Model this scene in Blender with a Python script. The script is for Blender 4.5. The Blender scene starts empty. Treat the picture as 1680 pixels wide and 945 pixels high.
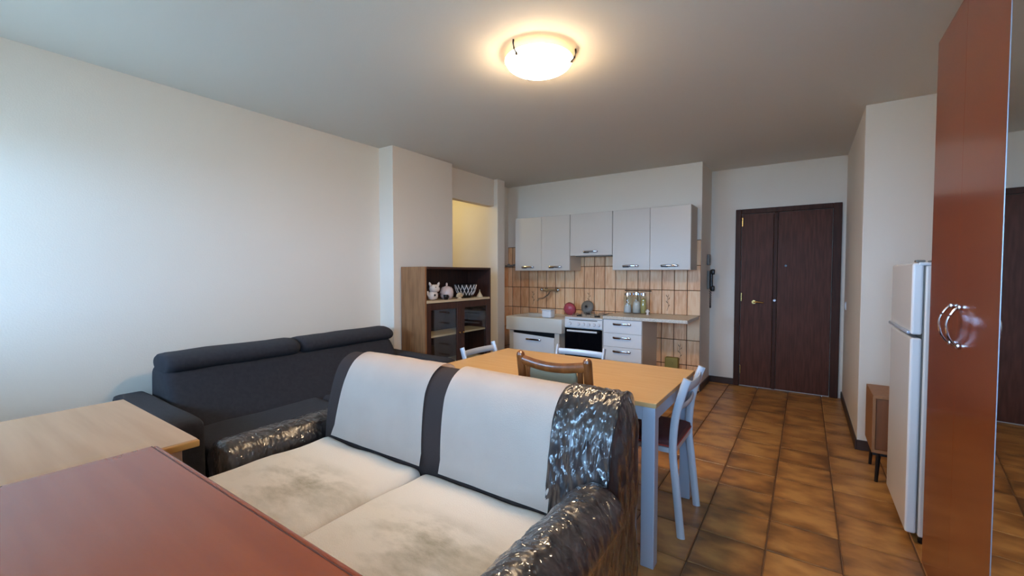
import bpy, bmesh, math, random
from mathutils import Vector, Matrix, noise
random.seed(7)
C = bpy.context.scene.collection
S = bpy.context.scene

# ---------------------------------------------------------------- camera, world, lights, exposure
def srgb(r, g, b):
    f = lambda c: (c/255/12.92) if c/255 <= 0.04045 else ((c/255+0.055)/1.055)**2.4
    return (f(r), f(g), f(b), 1)

cam_d = bpy.data.cameras.new('camera'); cam = bpy.data.objects.new('camera', cam_d); C.objects.link(cam)
cam_d.sensor_width = 36; cam_d.lens = 703.46/1680*36; cam_d.clip_start = 0.02
yaw, pit = math.radians(34.346), math.radians(-1.906)
cam.location = (0, 0, 1.32)
cam.rotation_euler = (math.radians(90)+pit, math.radians(-0.03), yaw)
S.camera = cam

w = bpy.data.worlds.new('sky'); S.world = w; w.use_nodes = True
bg = w.node_tree.nodes['Background']
bg.inputs[0].default_value = (0.36, 0.635, 1.0, 1); bg.inputs[1].default_value = 34.0
S.view_settings.view_transform = 'Standard'; S.view_settings.look = 'None'
S.view_settings.gamma = 1; S.view_settings.use_curve_mapping = False
S.view_settings.exposure = -0.17
S.cycles.max_bounces = 10; S.cycles.diffuse_bounces = 6; S.cycles.glossy_bounces = 5
S.cycles.transparent_max_bounces = 24
S.cycles.sample_clamp_indirect = 30.0
S.cycles.caustics_reflective = False; S.cycles.caustics_refractive = False

def light(name, kind, loc, energy, col, size=0.1, rot=None, sy=None):
    l = bpy.data.lights.new(name, kind); l.energy = energy; l.color = col
    if kind == 'AREA':
        l.size = size
        if sy: l.shape = 'RECTANGLE'; l.size_y = sy
    else: l.shadow_soft_size = size
    o = bpy.data.objects.new(name, l); C.objects.link(o); o.location = loc
    if rot: o.rotation_euler = rot
    return o
light('ceiling_bulb', 'POINT', (-1.26, 2.11, 2.535), 2.8, (1.0, 0.60, 0.26), 0.012)
light('corridor_bulb', 'POINT', (-4.1, 3.75, 2.3), 11, (1.0, 0.86, 0.42), 0.08)

WINS = ((-3.26, -2.15), (-0.70, 0.95)); WZ0, WZ1 = 1.00, 2.02     # openings behind the camera; the right one is added for daylight on the right
for a_, b_ in WINS:
    pl = light('window_portal', 'AREA', ((a_+b_)/2, -.645, (WZ0+WZ1)/2), 1, (1, 1, 1), b_-a_, (math.radians(-90), 0, math.radians(180)), WZ1-WZ0)
    pl.data.cycles.is_portal = True

# ---------------------------------------------------------------- materials
def mat(name, col, rough=0.6, metal=0.0, coat=0.0, spec=None, noise_amt=0.0, noise_scale=8.0, bump=0.0, bump_scale=60.0,
        col2=None, stretch=(1, 1, 1), detail=4, coords='Object', trans=0.0, coat_rough=0.05, sheen=0.0):
    m = bpy.data.materials.new(name); m.use_nodes = True
    nt = m.node_tree; N = nt.nodes; L = nt.links; p = N['Principled BSDF']
    p.inputs['Base Color'].default_value = col
    p.inputs['Roughness'].default_value = rough; p.inputs['Metallic'].default_value = metal
    p.inputs['Coat Weight'].default_value = coat; p.inputs['Coat Roughness'].default_value = coat_rough
    p.inputs['Sheen Weight'].default_value = sheen
    if spec is not None: p.inputs['Specular IOR Level'].default_value = spec
    if trans: p.inputs['Transmission Weight'].default_value = trans
    tc = N.new('ShaderNodeTexCoord'); mp = N.new('ShaderNodeMapping')
    mp.inputs['Scale'].default_value = stretch
    L.new(tc.outputs[coords], mp.inputs['Vector'])
    oi = N.new('ShaderNodeObjectInfo'); ad = N.new('ShaderNodeVectorMath'); ad.operation = 'ADD'
    mu = N.new('ShaderNodeMath'); mu.operation = 'MULTIPLY'; mu.inputs[1].default_value = 37.0
    L.new(oi.outputs['Random'], mu.inputs[0]); L.new(mp.outputs[0], ad.inputs[0]); L.new(mu.outputs[0], ad.inputs[1])
    if col2 is not None:
        n = N.new('ShaderNodeTexNoise'); n.inputs['Scale'].default_value = noise_scale; n.inputs['Detail'].default_value = detail
        L.new(ad.outputs[0], n.inputs['Vector'])
        r = N.new('ShaderNodeValToRGB'); r.color_ramp.elements[0].position = 0.5-0.5*(1-noise_amt)-0.0 if noise_amt else 0.3
        r.color_ramp.elements[0].position = 0.35; r.color_ramp.elements[1].position = 0.65
        r.color_ramp.elements[0].color = col; r.color_ramp.elements[1].color = col2
        L.new(n.outputs['Fac'], r.inputs['Fac']); L.new(r.outputs['Color'], p.inputs['Base Color'])
    if bump:
        n2 = N.new('ShaderNodeTexNoise'); n2.inputs['Scale'].default_value = bump_scale; n2.inputs['Detail'].default_value = 3
        L.new(ad.outputs[0], n2.inputs['Vector'])
        b = N.new('ShaderNodeBump'); b.inputs['Strength'].default_value = bump; b.inputs['Distance'].default_value = 0.01
        L.new(n2.outputs['Fac'], b.inputs['Height']); L.new(b.outputs[0], p.inputs['Normal'])
    return m

M = {}
M['wall'] = mat('wall_paint', srgb(228, 217, 203), 0.75, bump=0.08, bump_scale=120)
M['ceil'] = mat('ceiling_paint', srgb(216, 211, 201), 0.85, bump=0.06, bump_scale=150)
M['grout'] = mat('floor_grout', srgb(112, 78, 50), 0.8)
M['kgrout'] = mat('wall_grout', srgb(98, 58, 38), 0.8)
M['base'] = mat('baseboard_brown', srgb(62, 44, 36), 0.4)
M['door'] = mat('walnut_door', srgb(96, 56, 42), 0.5, col2=srgb(76, 42, 28), noise_scale=6, stretch=(9, 9, 0.7), spec=0.18)
M['doorframe'] = mat('walnut_frame', srgb(74, 43, 30), 0.5, col2=srgb(60, 34, 24), noise_scale=6, stretch=(9, 9, 0.7), spec=0.18)
M['red'] = mat('cherry_laminate', srgb(136, 66, 30), 0.24, col2=srgb(128, 60, 27), noise_scale=3, stretch=(0.6, 0.6, 5), coat=0.3, coat_rough=0.12)
M['redtop'] = mat('cherry_desk_laminate', srgb(148, 66, 31), 0.27, col2=srgb(142, 61, 29), noise_scale=3, stretch=(0.5, 6, 0.6), coat=0.45, coat_rough=0.22)
M['rededge'] = mat('dark_cherry_edge', srgb(92, 44, 30), 0.4)
M['pale'] = mat('pale_oak', srgb(192, 154, 122), 0.5, col2=srgb(182, 144, 112), noise_scale=3, stretch=(0.5, 7, 7))
M['paleedge'] = mat('honey_edge', srgb(176, 120, 54), 0.5)
M['beech'] = mat('beech_top', srgb(196, 158, 108), 0.42, col2=srgb(188, 148, 98), noise_scale=4, stretch=(0.8, 9, 9))
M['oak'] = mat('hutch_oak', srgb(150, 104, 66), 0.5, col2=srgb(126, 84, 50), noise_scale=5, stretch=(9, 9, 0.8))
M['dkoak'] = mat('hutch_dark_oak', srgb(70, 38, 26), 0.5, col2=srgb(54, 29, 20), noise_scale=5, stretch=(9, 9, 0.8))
M['cherrywood'] = mat('chair_wood', srgb(136, 76, 34), 0.35, col2=srgb(108, 58, 24), noise_scale=8, stretch=(4, 4, 1), coat=0.3)
M['pad'] = mat('grey_green_fabric', srgb(128, 118, 94), 0.9, bump=0.3, bump_scale=300)
M['maroon'] = mat('maroon_seat_cloth', srgb(84, 40, 40), 0.8, bump=0.2, bump_scale=200)
M['redpad'] = mat('red_piping', srgb(176, 64, 52), 0.7)
M['steel'] = mat('silver_painted_metal', srgb(176, 186, 202), 0.38, metal=0.2)
M['chairmetal'] = mat('white_silver_chair_metal', srgb(196, 200, 208), 0.35, metal=0.25)
M['chrome'] = mat('chrome', srgb(200, 200, 205), 0.12, metal=1)
M['darkmetal'] = mat('dark_metal', srgb(45, 42, 42), 0.3, metal=0.6)
M['black'] = mat('black_plastic', srgb(18, 18, 20), 0.35)
M['blackglass'] = mat('oven_glass', srgb(12, 13, 18), 0.12, coat=0.6)
M['white'] = mat('white_laminate', srgb(204, 194, 182), 0.35)
M['cabside'] = mat('cabinet_side_laminate', srgb(205, 196, 182), 0.5)
M['enamel'] = mat('white_enamel', srgb(232, 232, 232), 0.22)
M['ceramic'] = mat('white_fireclay', srgb(216, 210, 198), 0.25)
M['worktop'] = mat('speckled_worktop', srgb(222, 214, 200), 0.35, col2=srgb(196, 184, 166), noise_scale=90)
M['mirror'] = mat('mirror_glass', (0.75, 0.77, 0.75, 1), 0.02, metal=1)
M['sofadark'] = mat('charcoal_fabric', srgb(52, 51, 56), 0.95, col2=srgb(46, 45, 50), noise_scale=40, bump=0.5, bump_scale=350, spec=0.2, sheen=0.06)
M['brownsofa'] = mat('brown_grey_fabric', srgb(60, 50, 48), 0.9, bump=0.3, bump_scale=250, spec=0.25)
M['cloth'] = mat('cream_cover_cloth', srgb(242, 224, 210), 0.95, col2=srgb(236, 217, 203), noise_scale=5, bump=0.2, bump_scale=220, spec=0.2)
M['pink'] = mat('raspberry_plastic', srgb(178, 74, 88), 0.35)
M['grey'] = mat('grey_plastic', srgb(120, 116, 108), 0.5)
M['whitepl'] = mat('white_plastic', srgb(226, 228, 232), 0.4)
M['olive'] = mat('olive_plastic', srgb(146, 130, 62), 0.6)
M['fridgefront'] = mat('fridge_enamel', srgb(228, 226, 222), 0.3)
M['brass'] = mat('brass', srgb(190, 160, 100), 0.25, metal=1)
M['shelf'] = mat('cream_shelf_board', srgb(206, 186, 152), 0.5)
M['ceramicw'] = mat('white_ceramic', srgb(220, 212, 206), 0.25)
M['ceramicp'] = mat('pinkish_ceramic', srgb(206, 188, 184), 0.35)
M['yellow'] = mat('straw_yellow', srgb(200, 180, 110), 0.5)
M['brownbox'] = mat('brown_box_veneer', srgb(158, 108, 66), 0.5, col2=srgb(146, 98, 58), noise_scale=5, stretch=(8, 8, 1))
M['brownboxdk'] = mat('brown_box_front', srgb(132, 78, 38), 0.5, col2=srgb(120, 70, 34), noise_scale=5, stretch=(8, 8, 1))
M['outside'] = mat('pale_concrete', srgb(196, 190, 176), 0.9)

def glass_mat(name, col=(1, 1, 1, 1), rough=0.02, tint=0.12):
    # thin sheet glass: mostly clear, with a sharp reflection
    m = bpy.data.materials.new(name); m.use_nodes = True; nt = m.node_tree; N = nt.nodes; L = nt.links
    N.remove(N['Principled BSDF']); out = N['Material Output']
    t = N.new('ShaderNodeBsdfTransparent'); t.inputs[0].default_value = col
    g = N.new('ShaderNodeBsdfGlossy'); g.inputs['Roughness'].default_value = rough
    # Schlick reflectance, alike for both sides of the thin sheet
    ge = N.new('ShaderNodeNewGeometry'); dt = N.new('ShaderNodeVectorMath'); dt.operation = 'DOT_PRODUCT'
    L.new(ge.outputs['Normal'], dt.inputs[0]); L.new(ge.outputs['Incoming'], dt.inputs[1])
    ab = N.new('ShaderNodeMath'); ab.operation = 'ABSOLUTE'; L.new(dt.outputs['Value'], ab.inputs[0])
    om = N.new('ShaderNodeMath'); om.operation = 'SUBTRACT'; om.inputs[0].default_value = 1; L.new(ab.outputs[0], om.inputs[1])
    pw = N.new('ShaderNodeMath'); pw.operation = 'POWER'; pw.inputs[1].default_value = 5; L.new(om.outputs[0], pw.inputs[0])
    fr = N.new('ShaderNodeMath'); fr.operation = 'MULTIPLY_ADD'; fr.inputs[1].default_value = .96; fr.inputs[2].default_value = .04; L.new(pw.outputs[0], fr.inputs[0])
    ad = N.new('ShaderNodeMath'); ad.operation = 'ADD'; ad.inputs[1].default_value = tint; ad.use_clamp = True
    mx = N.new('ShaderNodeMixShader'); L.new(fr.outputs[0], ad.inputs[0]); L.new(ad.outputs[0], mx.inputs[0])
    L.new(t.outputs[0], mx.inputs[1]); L.new(g.outputs[0], mx.inputs[2]); L.new(mx.outputs[0], out.inputs[0])
    return m
M['glass'] = glass_mat('clear_glass', (0.95, 0.97, 0.96, 1), 0.02, 0.0)
M['winglass'] = glass_mat('window_glass', (0.96, 0.98, 1, 1), 0.0, 0.0)
M['film'] = glass_mat('plastic_film', (0.86, 0.88, 0.9, 1), 0.12, 0.04)

def glow(name, col, strength):
    m = bpy.data.materials.new(name); m.use_nodes = True; p = m.node_tree.nodes['Principled BSDF']
    p.inputs['Base Color'].default_value = (0.9, 0.85, 0.75, 1)
    p.inputs['Emission Color'].default_value = col; p.inputs['Emission Strength'].default_value = strength
    return m
M['lampglass'] = glow('lit_frosted_glass', (1.0, 0.73, 0.46, 1), 105.0)

def tile_mat(name, cols, rough, bump, scale, stretch, edge=None, half=(1, 1), ax=(0, 1), var=0.25):
    """glazed tile: own colour per piece, mottled or grained"""
    m = mat(name, cols[0], rough); nt = m.node_tree; N = nt.nodes; L = nt.links; p = N['Principled BSDF']
    tc = N.new('ShaderNodeTexCoord'); mp = N.new('ShaderNodeMapping'); mp.inputs['Scale'].default_value = stretch
    oi = N.new('ShaderNodeObjectInfo')
    mu = N.new('ShaderNodeMath'); mu.operation = 'MULTIPLY'; mu.inputs[1].default_value = 51.0
    ad = N.new('ShaderNodeVectorMath'); ad.operation = 'ADD'
    L.new(oi.outputs['Random'], mu.inputs[0]); L.new(tc.outputs['Object'], mp.inputs[0]); L.new(mp.outputs[0], ad.inputs[0]); L.new(mu.outputs[0], ad.inputs[1])
    n = N.new('ShaderNodeTexNoise'); n.inputs['Scale'].default_value = scale; n.inputs['Detail'].default_value = 5
    L.new(ad.outputs[0], n.inputs['Vector'])
    fac = n.outputs['Fac']
    if edge:
        sx = N.new('ShaderNodeSeparateXYZ'); L.new(tc.outputs['Object'], sx.inputs[0])
        def m2(op, a, b):
            k = N.new('ShaderNodeMath'); k.operation = op
            for i, v in enumerate((a, b)):
                if v is None: continue
                if isinstance(v, (int, float)): k.inputs[i].default_value = v
                else: L.new(v, k.inputs[i])
            return k.outputs[0]
        a = m2('DIVIDE', m2('ABSOLUTE', sx.outputs[ax[0]], None), half[0]); b = m2('DIVIDE', m2('ABSOLUTE', sx.outputs[ax[1]], None), half[1])
        e = m2('POWER', m2('MAXIMUM', a, b), 3.0)
        fac = m2('SUBTRACT', m2('ADD', fac, 0.10), m2('MULTIPLY', e, edge))
    # piece to piece variation
    k2 = N.new('ShaderNodeMath'); k2.operation = 'MULTIPLY_ADD'; k2.inputs[1].default_value = var; k2.inputs[2].default_value = -var/2
    L.new(oi.outputs['Random'], k2.inputs[0]); k3 = N.new('ShaderNodeMath'); k3.operation = 'ADD'
    L.new(fac, k3.inputs[0]); L.new(k2.outputs[0], k3.inputs[1])
    r = N.new('ShaderNodeValToRGB'); cr = r.color_ramp
    cr.elements[0].position = 0.28; cr.elements[0].color = cols[0]
    cr.elements[1].position = 0.68; cr.elements[1].color = cols[-1]
    if len(cols) > 2: e2 = cr.elements.new(0.48); e2.color = cols[1]
    L.new(k3.outputs[0], r.inputs[0]); L.new(r.outputs[0], p.inputs['Base Color'])
    if bump:
        b = N.new('ShaderNodeBump'); b.inputs['Strength'].default_value = bump; b.inputs['Distance'].default_value = 0.004
        L.new(n.outputs['Fac'], b.inputs['Height']); L.new(b.outputs[0], p.inputs['Normal'])
    return m
M['ftile'] = tile_mat('terracotta_tile', [srgb(122, 82, 46), srgb(168, 114, 60), srgb(200, 144, 80)], 0.34, 0.35, 6.0, (1, 1.6, 1), edge=0.22, half=(0.148, 0.148), var=0.16)
M['ktile'] = tile_mat('beige_tile', [srgb(216, 156, 108), srgb(232, 180, 132), srgb(238, 196, 152)], 0.42, 0.15, 9.0, (5, 1, 0.7), var=0.3)

# crinkled plastic wrap over dark brown cloth
def wrap_mat():
    m = mat('plastic_wrapped_brown_cloth', srgb(66, 56, 52), 0.32)
    nt = m.node_tree; N = nt.nodes; L = nt.links; p = N['Principled BSDF']
    tc = N.new('ShaderNodeTexCoord'); mp = N.new('ShaderNodeMapping'); mp.inputs['Scale'].default_value = (1.5, 1.5, 0.7)
    L.new(tc.outputs['Object'], mp.inputs[0])
    n = N.new('ShaderNodeTexNoise'); n.inputs['Scale'].default_value = 12; n.inputs['Detail'].default_value = 5; n.inputs['Distortion'].default_value = 1.2
    L.new(mp.outputs[0], n.inputs['Vector'])
    r = N.new('ShaderNodeValToRGB'); r.color_ramp.elements[0].position = 0.35; r.color_ramp.elements[1].position = 0.72
    r.color_ramp.elements[0].color = srgb(28, 25, 26); r.color_ramp.elements[1].color = srgb(70, 60, 56)
    L.new(n.outputs['Fac'], r.inputs[0]); L.new(r.outputs[0], p.inputs['Base Color'])
    v = N.new('ShaderNodeTexNoise'); v.inputs['Scale'].default_value = 26; v.inputs['Detail'].default_value = 5
    v.noise_type = 'RIDGED_MULTIFRACTAL'
    L.new(mp.outputs[0], v.inputs['Vector'])
    vd = N.new('ShaderNodeVectorMath'); vd.operation = 'MULTIPLY_ADD'; vd.inputs[1].default_value = (0.10, 0.10, 0.10)
    nd = N.new('ShaderNodeTexNoise'); nd.inputs['Scale'].default_value = 9; nd.inputs['Detail'].default_value = 3
    L.new(mp.outputs[0], nd.inputs['Vector']); L.new(nd.outputs['Color'], vd.inputs[0]); L.new(mp.outputs[0], vd.inputs[2])
    vo = N.new('ShaderNodeTexVoronoi'); vo.inputs['Scale'].default_value = 24; L.new(vd.outputs[0], vo.inputs['Vector'])
    mxh = N.new('ShaderNodeMath'); mxh.operation = 'MULTIPLY_ADD'; mxh.inputs[1].default_value = 0.35
    L.new(v.outputs['Fac'], mxh.inputs[0]); L.new(vo.outputs['Distance'], mxh.inputs[2])
    b = N.new('ShaderNodeBump'); b.inputs['Strength'].default_value = 0.8; b.inputs['Distance'].default_value = 0.012
    L.new(mxh.outputs[0], b.inputs['Height'])
    p.inputs['Coat Weight'].default_value = 1.0; p.inputs['Coat Roughness'].default_value = 0.06
    L.new(b.outputs[0], p.inputs['Coat Normal']); 
    b2 = N.new('ShaderNodeBump'); b2.inputs['Strength'].default_value = 0.4; b2.inputs['Distance'].default_value = 0.01
    L.new(v.outputs['Fac'], b2.inputs['Height']); L.new(b2.outputs[0], p.inputs['Normal'])
    return m
M['wrap'] = wrap_mat()

# seat cover with grey-olive stains worn into the cloth
def stain_mat():
    m = mat('stained_cream_cloth', srgb(214, 203, 190), 0.95, bump=0.25, bump_scale=200, spec=0.2)
    nt = m.node_tree; N = nt.nodes; L = nt.links; p = N['Principled BSDF']
    tc = N.new('ShaderNodeTexCoord'); mp = N.new('ShaderNodeMapping'); mp.inputs['Scale'].default_value = (1, 2.2, 1)
    L.new(tc.outputs['Object'], mp.inputs[0])
    n = N.new('ShaderNodeTexNoise'); n.inputs['Scale'].default_value = 4.5; n.inputs['Detail'].default_value = 7; n.inputs['Roughness'].default_value = 0.62
    L.new(mp.outputs[0], n.inputs['Vector'])
    # stains lie on the sat-on middle of each cushion, the strip against the backrest stayed clean
    sx = N.new('ShaderNodeSeparateXYZ'); L.new(tc.outputs['Object'], sx.inputs[0])
    mr = N.new('ShaderNodeMapRange'); mr.inputs[1].default_value = 0.12; mr.inputs[2].default_value = 0.0; L.new(sx.outputs[1], mr.inputs[0])
    mr.inputs[3].default_value = 0.0; mr.inputs[4].default_value = 1.0
    ln = N.new('ShaderNodeVectorMath'); ln.operation = 'LENGTH'
    mp2 = N.new('ShaderNodeMapping'); mp2.inputs['Scale'].default_value = (2.6, 2.9, 0); mp2.inputs['Location'].default_value = (-0.15, 0.12, 0); L.new(tc.outputs['Object'], mp2.inputs[0]); L.new(mp2.outputs[0], ln.inputs[0])
    mr2 = N.new('ShaderNodeMapRange'); mr2.inputs[1].default_value = 1.15; mr2.inputs[2].default_value = 0.1; L.new(ln.outputs['Value'], mr2.inputs[0])
    mu = N.new('ShaderNodeMath'); mu.operation = 'MULTIPLY'; L.new(mr.outputs[0], mu.inputs[0]); L.new(mr2.outputs[0], mu.inputs[1])
    r1 = N.new('ShaderNodeMapRange'); r1.inputs[1].default_value = 0.42; r1.inputs[2].default_value = 0.74; L.new(n.outputs['Fac'], r1.inputs[0])
    mu2 = N.new('ShaderNodeMath'); mu2.operation = 'MULTIPLY'; L.new(mu.outputs[0], mu2.inputs[0]); L.new(r1.outputs[0], mu2.inputs[1])
    r = N.new('ShaderNodeValToRGB'); r.color_ramp.elements[0].position = 0.0; r.color_ramp.elements[1].position = 0.9
    r.color_ramp.elements[0].color = srgb(226, 216, 206); r.color_ramp.elements[1].color = srgb(150, 140, 120)
    L.new(mu2.outputs[0], r.inputs[0]); L.new(r.outputs[0], p.inputs['Base Color'])
    return m
M['stain'] = stain_mat()

# ---------------------------------------------------------------- helpers
def off(parent):
    v = Vector((0, 0, 0))
    while parent is not None:
        v += parent.location; parent = parent.parent
    return v

def obj(name, bm, m, parent=None, smooth=False, loc=None, bevel=0):
    """link bm (world coordinates) as one mesh object; loc puts the origin there"""
    me = bpy.data.meshes.new(name)
    o0 = Vector(loc) if loc else off(parent)
    bmesh.ops.recalc_face_normals(bm, faces=bm.faces)
    bm.transform(Matrix.Translation(-o0)); bm.to_mesh(me); bm.free()
    me.materials.append(M[m] if isinstance(m, str) else m)
    if smooth:
        for p in me.polygons: p.use_smooth = True
    o = bpy.data.objects.new(name, me); C.objects.link(o)
    o.parent = parent
    if loc: o.location = Vector(loc)-off(parent)
    if smooth == 'auto':
        me.set_sharp_from_angle(angle=math.radians(35))
    return o

def tag(o, label=None, cat=None, group=None, kind=None):
    if label: o['label'] = label
    if cat: o['category'] = cat
    if group: o['group'] = group
    if kind: o['kind'] = kind
    return o

def thing(name, label, cat, loc=(0, 0, 0), group=None):
    o = bpy.data.objects.new(name, None); C.objects.link(o); o.location = loc; o.empty_display_size = 0.1
    return tag(o, label, cat, group)

def box(bm, x0, x1, y0, y1, z0, z1, bev=0.0, seg=2, rot=None):
    r = bmesh.ops.create_cube(bm, size=1)
    vs = r['verts']
    sx, sy, sz = abs(x1-x0), abs(y1-y0), abs(z1-z0)
    c = Vector(((x0+x1)/2, (y0+y1)/2, (z0+z1)/2))
    for v in vs: v.co = Vector((v.co.x*sx, v.co.y*sy, v.co.z*sz))
    if bev:
        es = list({e for v in vs for e in v.link_edges})
        g = bmesh.ops.bevel(bm, geom=es, offset=min(bev, sx*.49, sy*.49, sz*.49), segments=seg, profile=0.5, affect='EDGES')
        vs = list({v for f in g['faces'] for v in f.verts})
    vs = [v for v in vs if v.is_valid]
    for v in vs:
        if rot is not None: v.co = rot @ v.co
        v.co += c
    return bm
def bx(*a, **k): return box(bmesh.new(), *a, **k)

def tube(bm, pts, r, seg=10, flat=None, closed=False):
    """sweep a circle (or flat ellipse (ru, rv, up)) along pts"""
    pts = [Vector(p) for p in pts]; rings = []
    n = len(pts)
    for i, p in enumerate(pts):
        a = pts[i-1] if (i or closed) else pts[i]; b = pts[(i+1) % n] if (i < n-1 or closed) else pts[i]
        t = (b-a).normalized()
        up = Vector(flat[2]) if flat else (Vector((0, 0, 1)) if abs(t.z) < 0.9 else Vector((1, 0, 0)))
        u = t.cross(up).normalized(); v = u.cross(t).normalized()
        ru, rv = (flat[0], flat[1]) if flat else ((r[i], r[i]) if isinstance(r, (list, tuple)) else (r, r))
        rings.append([bm.verts.new(p+u*math.cos(2*math.pi*k/seg)*ru+v*math.sin(2*math.pi*k/seg)*rv) for k in range(seg)])
    m = n if closed else n-1
    for i in range(m):
        A, B = rings[i], rings[(i+1) % n]
        for k in range(seg): bm.faces.new((A[k], A[(k+1) % seg], B[(k+1) % seg], B[k]))
    if not closed:
        bm.faces.new(rings[0]); bm.faces.new(rings[-1][::-1])
    return bm

def lathe(bm, prof, c, seg=24, sx=1, sy=1):
    """prof: list of (r, z); spun round vertical axis through c"""
    rings = []
    for r, z in prof:
        if r < 1e-5: rings.append([bm.verts.new((c[0], c[1], c[2]+z))])
        else: rings.append([bm.verts.new((c[0]+sx*r*math.cos(2*math.pi*k/seg), c[1]+sy*r*math.sin(2*math.pi*k/seg), c[2]+z)) for k in range(seg)])
    for A, B in zip(rings, rings[1:]):
        for k in range(seg):
            q = [A[k % len(A)], A[(k+1) % len(A)], B[(k+1) % len(B)], B[k % len(B)]]
            q2 = []
            for v in q:
                if v not in q2: q2.append(v)
            if len(q2) > 2: bm.faces.new(q2)
    return bm

def smoothpath(pts, n=8):
    """Catmull-Rom through pts"""
    P = [Vector(p) for p in pts]; P = [P[0]*2-P[1]]+P+[P[-1]*2-P[-2]]; out = []
    for i in range(1, len(P)-2):
        for k in range(n):
            t = k/n; a, b, c, d = P[i-1:i+3]
            out.append(0.5*((2*b)+(c-a)*t+(2*a-5*b+4*c-d)*t*t+(3*b-a-3*c+d)*t**3))
    out.append(P[-2]); return out

def rbox(bm, b0, b1, r, n=10, amp=0.0, fq=6.0, puff=0.0, seed=0, squash=None):
    """soft box: a subdivided cube rounded by r, with gentle unevenness"""
    b0, b1 = Vector(b0), Vector(b1); c = (b0+b1)/2; h = (b1-b0)/2
    r = min(r, h.x*.999, h.y*.999, h.z*.999)
    cache = {}
    def vert(p):
        k = tuple(round(x, 5) for x in p)
        if k in cache: return cache[k]
        # spread samples towards the edges
        q = Vector([math.copysign(abs(x)**0.6, x) if abs(x) > 0 else 0 for x in p])
        w = Vector((q.x*h.x, q.y*h.y, q.z*h.z)); inn = Vector([max(-(h[i]-r), min(h[i]-r, w[i])) for i in range(3)])
        d = w-inn
        nrm = d.normalized() if d.length > 1e-9 else Vector((0, 0, 1))
        s = inn+nrm*r
        if puff:
            s += Vector((0, 0, 1))*puff*(1-q.x**2)*(1-q.y**2)*(1 if q.z > 0 else -0.2)
        if amp:
            s += nrm*amp*noise.noise((s+c)*fq+Vector((seed, seed*2, 0)))
        v = bm.verts.new(s+c); cache[k] = v; return v
    for ax in range(3):
        for sg in (-1, 1):
            for i in range(n):
                for j in range(n):
                    q = []
                    for a, b in ((i, j), (i+1, j), (i+1, j+1), (i, j+1)):
                        p = [0, 0, 0]; p[ax] = sg; p[(ax+1) % 3] = a*2/n-1; p[(ax+2) % 3] = b*2/n-1
                        q.append(vert(p))
                    try: bm.faces.new(q)
                    except ValueError: pass
    return bm

def resample(poly, n, closed=True):
    P = [Vector(p) for p in poly]
    if closed: P = P+[P[0]]
    L = [0]
    for a, b in zip(P, P[1:]): L.append(L[-1]+(b-a).length)
    out = []; m = n if closed else n-1; j = 0
    for k in range(n):
        s = L[-1]*k/m
        while j < len(L)-2 and L[j+1] < s: j += 1
        t = (s-L[j])/max(1e-9, L[j+1]-L[j]); out.append(P[j].lerp(P[j+1], min(1, t)))
    return out

def loft(bm, rings, closed=True, caps=True):
    R = [[bm.verts.new(p) for p in r] for r in rings]
    n = len(R[0])
    for A, B in zip(R, R[1:]):
        for k in range(n if closed else n-1): bm.faces.new((A[k], A[(k+1) % n], B[(k+1) % n], B[k]))
    if caps and closed: bm.faces.new(R[0]); bm.faces.new(R[-1][::-1])
    return bm

def ext_x(bm, prof, x0, x1, n=2, ring=None, disp=None):
    """profile of (y, z) swept along x from x0 to x1, optional displacement function"""
    pr = resample([(0, y, z) for y, z in prof], ring) if ring else [Vector((0, y, z)) for y, z in prof]
    cy = sum(p.y for p in pr)/len(pr); cz = sum(p.z for p in pr)/len(pr)
    rings = []
    for i in range(n):
        x = x0+(x1-x0)*i/(n-1); row = []
        for j, p in enumerate(pr):
            q = Vector((x, p.y, p.z))
            if disp:
                t = pr[(j+1) % len(pr)]-pr[j-1]; nr = Vector((0, t.z, -t.y)).normalized()
                if nr.dot(Vector((0, p.y-cy, p.z-cz))) < 0: nr = -nr
                q += nr*disp(q, i/(n-1))
            row.append(q)
        rings.append(row)
    return loft(bm, rings)

def dup(root, loc, rotz=0, label=None, group=None):
    r = root.copy(); C.objects.link(r); r.location = loc; r.rotation_euler = (0, 0, rotz)
    if label: r['label'] = label
    if group: r['group'] = group
    def kids(a, b):
        for ch in list(a.children):
            if ch.name in done: continue
            c = ch.copy(); C.objects.link(c); c.parent = b; done.add(c.name); kids(ch, c)
    done = set(); kids(root, r)
    return r

def struct(name, bm, m, **k): return tag(obj(name, bm, m, **k), kind='structure')

# ---------------------------------------------------------------- the room
H = 2.557
XL, XR, YB, YD, YK = -3.50, 1.06, -0.50, 5.69, 5.12   # left wall, right wall, window wall, entrance wall, kitchen wall
T = 0.14
fl = struct('floor', bx(-4.8, XR+T, YB-T, YD+T, -0.12, -0.005), 'grout')
struct('ceiling', bx(-4.8, XR+T, YB-T, YD+T, H, H+0.1), 'ceil')
struct('wall_left', bx(XL-T, XL, YB, 2.79, 0, H), 'wall')
struct('wall_pillar', bx(-3.64, -3.30, 2.79, 3.64, 0, H, bev=0.004), 'wall')
struct('wall_lintel', bx(-3.51, -3.41, 3.64, 4.56, 2.205, H), 'wall')
struct('wall_pier', bx(-4.7, -3.345, 4.56, 4.72, 0, H, bev=0.004), 'wall')
struct('wall_passage_left', bx(-4.84, -4.70, 2.6, 4.72, 0, H), 'wall')
struct('wall_passage_near', bx(-4.84, -3.64, 2.6, 2.72, 0, H), 'wall')
wn = struct('wall_niche', bx(-3.70, -3.56, 4.72, YK+T, 0, H), 'wall')
wk = struct('wall_kitchen', bx(-3.70, -0.955, YK, YD+T, 0, H, bev=0.004), 'wall')
struct('wall_entrance', bx(-0.957, 0.52, YD, YD+T, 0, H), 'wall')
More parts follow.
